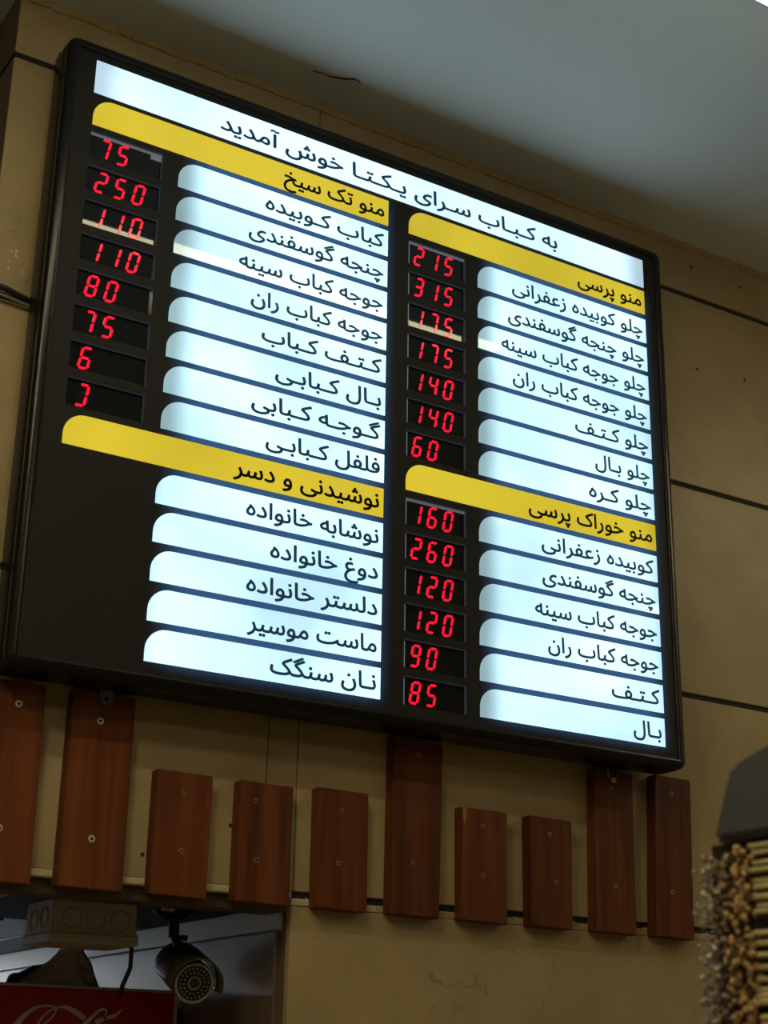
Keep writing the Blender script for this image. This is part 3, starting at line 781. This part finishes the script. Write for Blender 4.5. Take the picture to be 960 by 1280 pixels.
bm = bmesh.new(); tube(bm, [W(.318, 1.12, .262), W(.319, 1.150, .262)], .0085, 14); tube(bm, [W(.319, 1.144, .262), W(.325, 1.172, .25)], .0068, 14)
obj('mount_arm', bm, MT['black'], cam_t)
bm = bmesh.new(); tube(bm, [W(.322, 1.150, .262), W(.338, 1.150, .258)], .0045, 10); obj('thumb_screw', bm, MT['black'], cam_t)
bm = bmesh.new()  # glints at the camera mount, put in as small white blocks
box(bm, .288, .295, 1.113, 1.1175, .232, .240); box(bm, .297, .305, 1.113, 1.118, .232, .240)
tag(obj('glint_bit', bm, MT['batten']), 'two tiny white bits in place of glints beside the base of the security camera', 'glint')

# ================================================================== RED DRINKS COOLER
cool = empty('drinks_cooler', W(.08, ZF, .6), 'red drinks cooler header with white script at the bottom left', 'cooler')
cw = .36
obj('cabinet', bx(-.215, .374, 1.216, ZF - .002, cw + .012, .80, bev=.003), MT['reddark'], cool)
obj('header_panel', bx(-.213, .372, 1.2175, 1.40, cw, cw + .012, bev=.001), MT['red'], cool)
obj('top_trim', bx(-.215, .3765, 1.2140, 1.2175, cw - .002, cw + .014, bev=.0006), MT['trim'], cool)
obj('side_trim', bx(.372, .3765, 1.2175, 1.40, cw - .002, cw + .014, bev=.0006), MT['trim'], cool)
dr = obj('door', bx(-.205, .366, 1.41, ZF - .12, cw - .02, cw + .012, bev=.004), MT['black'], cool)
obj('door_glass', bx(-.17, .33, 1.44, ZF - .16, cw - .022, cw - .020), MT['glassdark'], dr)
bm = bmesh.new(); tube(bm, [W(.345, 1.7, cw - .04), W(.345, 2.0, cw - .04)], .008, 10); obj('handle', bm, MT['steel'], dr)
def ribbon(bm, pts, wd, sub=6):
    P = [Vector(p) for p in pts]; out = []; ww = []
    for i in range(len(P) - 1):
        p0, p1, p2, p3 = P[max(i - 1, 0)], P[i], P[i + 1], P[min(i + 2, len(P) - 1)]
        for k in range(sub):
            t = k / sub
            out.append(.5 * ((2 * p1) + (p2 - p0) * t + (2 * p0 - 5 * p1 + 4 * p2 - p3) * t * t + (3 * p1 - p0 - 3 * p2 + p3) * t ** 3))
            ww.append(lerp(wd[i], wd[i + 1], t))
    out.append(P[-1]); ww.append(wd[-1])
    L = []
    for i, p in enumerate(out):
        d = (out[min(i + 1, len(out) - 1)] - out[max(i - 1, 0)]).normalized(); nn = Vector((-d.y, d.x)) * ww[i] / 2
        L.append((bm.verts.new(W(p.x + nn.x, p.y + nn.y, cw - .0006)), bm.verts.new(W(p.x - nn.x, p.y - nn.y, cw - .0006))))
    for a, b in zip(L, L[1:]): bm.faces.new((a[0], a[1], b[1], b[0]))
bm = bmesh.new()
ribbon(bm, [(.128, 1.345), (.120, 1.315), (.127, 1.288), (.1415, 1.2685), (.1494, 1.258), (.1618, 1.2475), (.1749, 1.2424), (.1863, 1.2419), (.1958, 1.2448), (.1935, 1.2526), (.1859, 1.2611), (.1753, 1.2697)],
       [.010, .013, .012, .0085, .0068, .005, .0032, .0026, .0022, .0020, .0022, .0024])
ribbon(bm, [(.1958, 1.2450), (.1868, 1.2480), (.1775, 1.2565), (.1706, 1.2690), (.170, 1.285)], [.002, .002, .0022, .0024, .003])
ribbon(bm, [(.196, 1.2440), (.204, 1.2425), (.2118, 1.2432), (.225, 1.2488), (.2386, 1.2565)], [.001, .0035, .0055, .0075, .006])
ribbon(bm, [(.235, 1.300), (.2335, 1.282), (.2385, 1.2656), (.249, 1.2540), (.2600, 1.2445), (.2682, 1.2440), (.2690, 1.2500), (.2655, 1.2545)], [.008, .009, .007, .005, .0034, .0024, .0022, .002])
ribbon(bm, [(.2655, 1.2545), (.275, 1.2535), (.284, 1.2500), (.2925, 1.2415)], [.0022, .0055, .0045, .0004])
ribbon(bm, [(.255, 1.262), (.262, 1.2575), (.270, 1.2535)], [.009, .006, .003])
ribbon(bm, [(.128, 1.345), (.150, 1.362), (.185, 1.352), (.205, 1.330)], [.010, .009, .006, .003])
ribbon(bm, [(.215, 1.325), (.205, 1.300), (.215, 1.280), (.232, 1.290), (.228, 1.320), (.215, 1.325)], [.005, .006, .004, .005, .006, .005])
lt = obj('script_lettering', bm, MT['signwhite'], cool)

# crumpled bags on top of the cooler
def lump(name, cu, w, base, pts, mat, label, cat, seed, depth=.05):
    rr = random.Random(seed); bm = bmesh.new(); n = 18; rings = []
    for v, a, b in pts:
        ring = []
        for k in range(n):
            t = 2 * math.pi * k / n
            j = 1 + .10 * math.sin(3 * t + v * 60 + seed) + rr.uniform(-.07, .07)
            uu = (a + b) / 2 + (b - a) / 2 * math.cos(t) * j
            ring.append(bm.verts.new(W(uu, v + rr.uniform(-.0015, .0015), w + depth * math.sin(t) * j * (.5 + .5 * (b - a) / .12))))
        rings.append(ring)
    for a, b in zip(rings, rings[1:]):
        for k in range(n): bm.faces.new((a[k], a[(k + 1) % n], b[(k + 1) % n], b[k]))
    bm.faces.new(rings[0]); bm.faces.new(rings[-1])
    return tag(obj(name, bm, mat), label, cat)
lump('cloth_bag', .23, .45, 1.214, [(1.125, .238, .252), (1.14, .236, .256), (1.161, .231, .2615), (1.178, .212, .272), (1.195, .190, .284), (1.208, .172, .294), (1.2155, .169, .297)],
     MT['bag'], 'tall grey-brown cloth bag standing on the red cooler below the junction box', 'bag', 2)
lump('plastic_bag', .20, .50, 1.214, [(1.180, .212, .232), (1.186, .200, .240), (1.196, .186, .246), (1.208, .184, .250), (1.2155, .182, .25)],
     MT['bagdark'], 'dark crumpled plastic bag lying left of the cloth bag on the cooler', 'bag', 9, .03)
lump('black_lump', .165, .46, 1.214, [(1.196, .164, .172), (1.199, .160, .178), (1.208, .155, .183), (1.2155, .153, .186)],
     MT['bagdark'], 'small black rounded bundle on the cooler at the left edge', 'bundle', 5, .02)

# ================================================================== HANGING ORNAMENT, NEAR THE VIEWER
orn = empty('hanging_ornament', W(.37, .6, -1.02), 'blurred hanging ornament of brass rods, brown beads and grey metal hood at bottom right', 'ornament')
bm = bmesh.new()
hexa(bm, [(.252, 1.100, -.880), (.52, 1.100, -.880), (.52, 1.02, -1.18), (.252, 1.02, -1.18),
          (.246, 1.158, -.862), (.53, 1.158, -.862), (.53, 1.158, -1.19), (.246, 1.158, -1.19)])
bmesh.ops.bevel(bm, geom=list(bm.edges), offset=.006, segments=3, affect='EDGES')
obj('metal_hood', bm, MT['hood'], orn)
bm = bmesh.new(); tube(bm, [W(.39, -.12, -1.05), W(.39, 1.06, -1.05)], .006, 10); obj('hanging_rod', bm, MT['hood'], orn)
obj('core', bx(.2585, .50, 1.158, 1.42, -1.17, -.852), MT['bronze'], orn)
ry = [1056, 1064.5, 1078, 1087.5, 1101, 1109, 1122, 1133, 1141, 1168, 1181, 1196, 1211, 1226, 1238.5, 1246, 1254, 1273, 1281, 1292, 1304, 1318]
for y in ry:
    vv = 1.163 + (y - 1054) * (.1265 / 223.0)
    st = -.897 + random.uniform(-.004, .002)
    bm = bmesh.new(); tube(bm, [W(.2535 + random.uniform(-.002, .002), vv, st), W(.2535, vv, -1.165)], random.uniform(.0020, .0026), 8)
    obj('brass_rod', bm, MT['brass'], orn, smooth=True)
def beads(name, cnt, wa, wb, va, vb, r0, r1, mat, seed, ulo=.244, uhi=.260):
    rr = random.Random(seed); bm = bmesh.new()
    for k in range(cnt):
        w = rr.uniform(wa, wb); v = va + (vb - va) * (k + rr.random()) / cnt
        if abs(v - 1.2235) < .006 and rr.random() < .6: continue
        u = rr.uniform(ulo, uhi)
        r = rr.uniform(r0, r1)
        bmesh.ops.create_icosphere(bm, subdivisions=2, radius=r, matrix=Matrix.Translation(W(u, v, w)) @ Matrix.Diagonal((1, 1, rr.uniform(.9, 1.15), 1)))
    return tag(obj(name, bm, mat, orn, smooth=True), kind='stuff')
beads('smoky_beads', 420, -.868, -.843, 1.176, 1.40, .0016, .0029, MT['bead_silver'], 21)
beads('bronze_beads', 380, -.882, -.856, 1.168, 1.40, .0016, .0029, MT['bead_bronze'], 22)
beads('amber_beads', 300, -.900, -.876, 1.163, 1.40, .0020, .0034, MT['bead_amber'], 23)
bm = bx(1.078, 1.090, .945, .985, .064, WALL - .001, bev=.001)
tag(obj('wall_bracket', bm, MT['black']), 'small black bracket on the wall just above the beaded ornament', 'bracket')
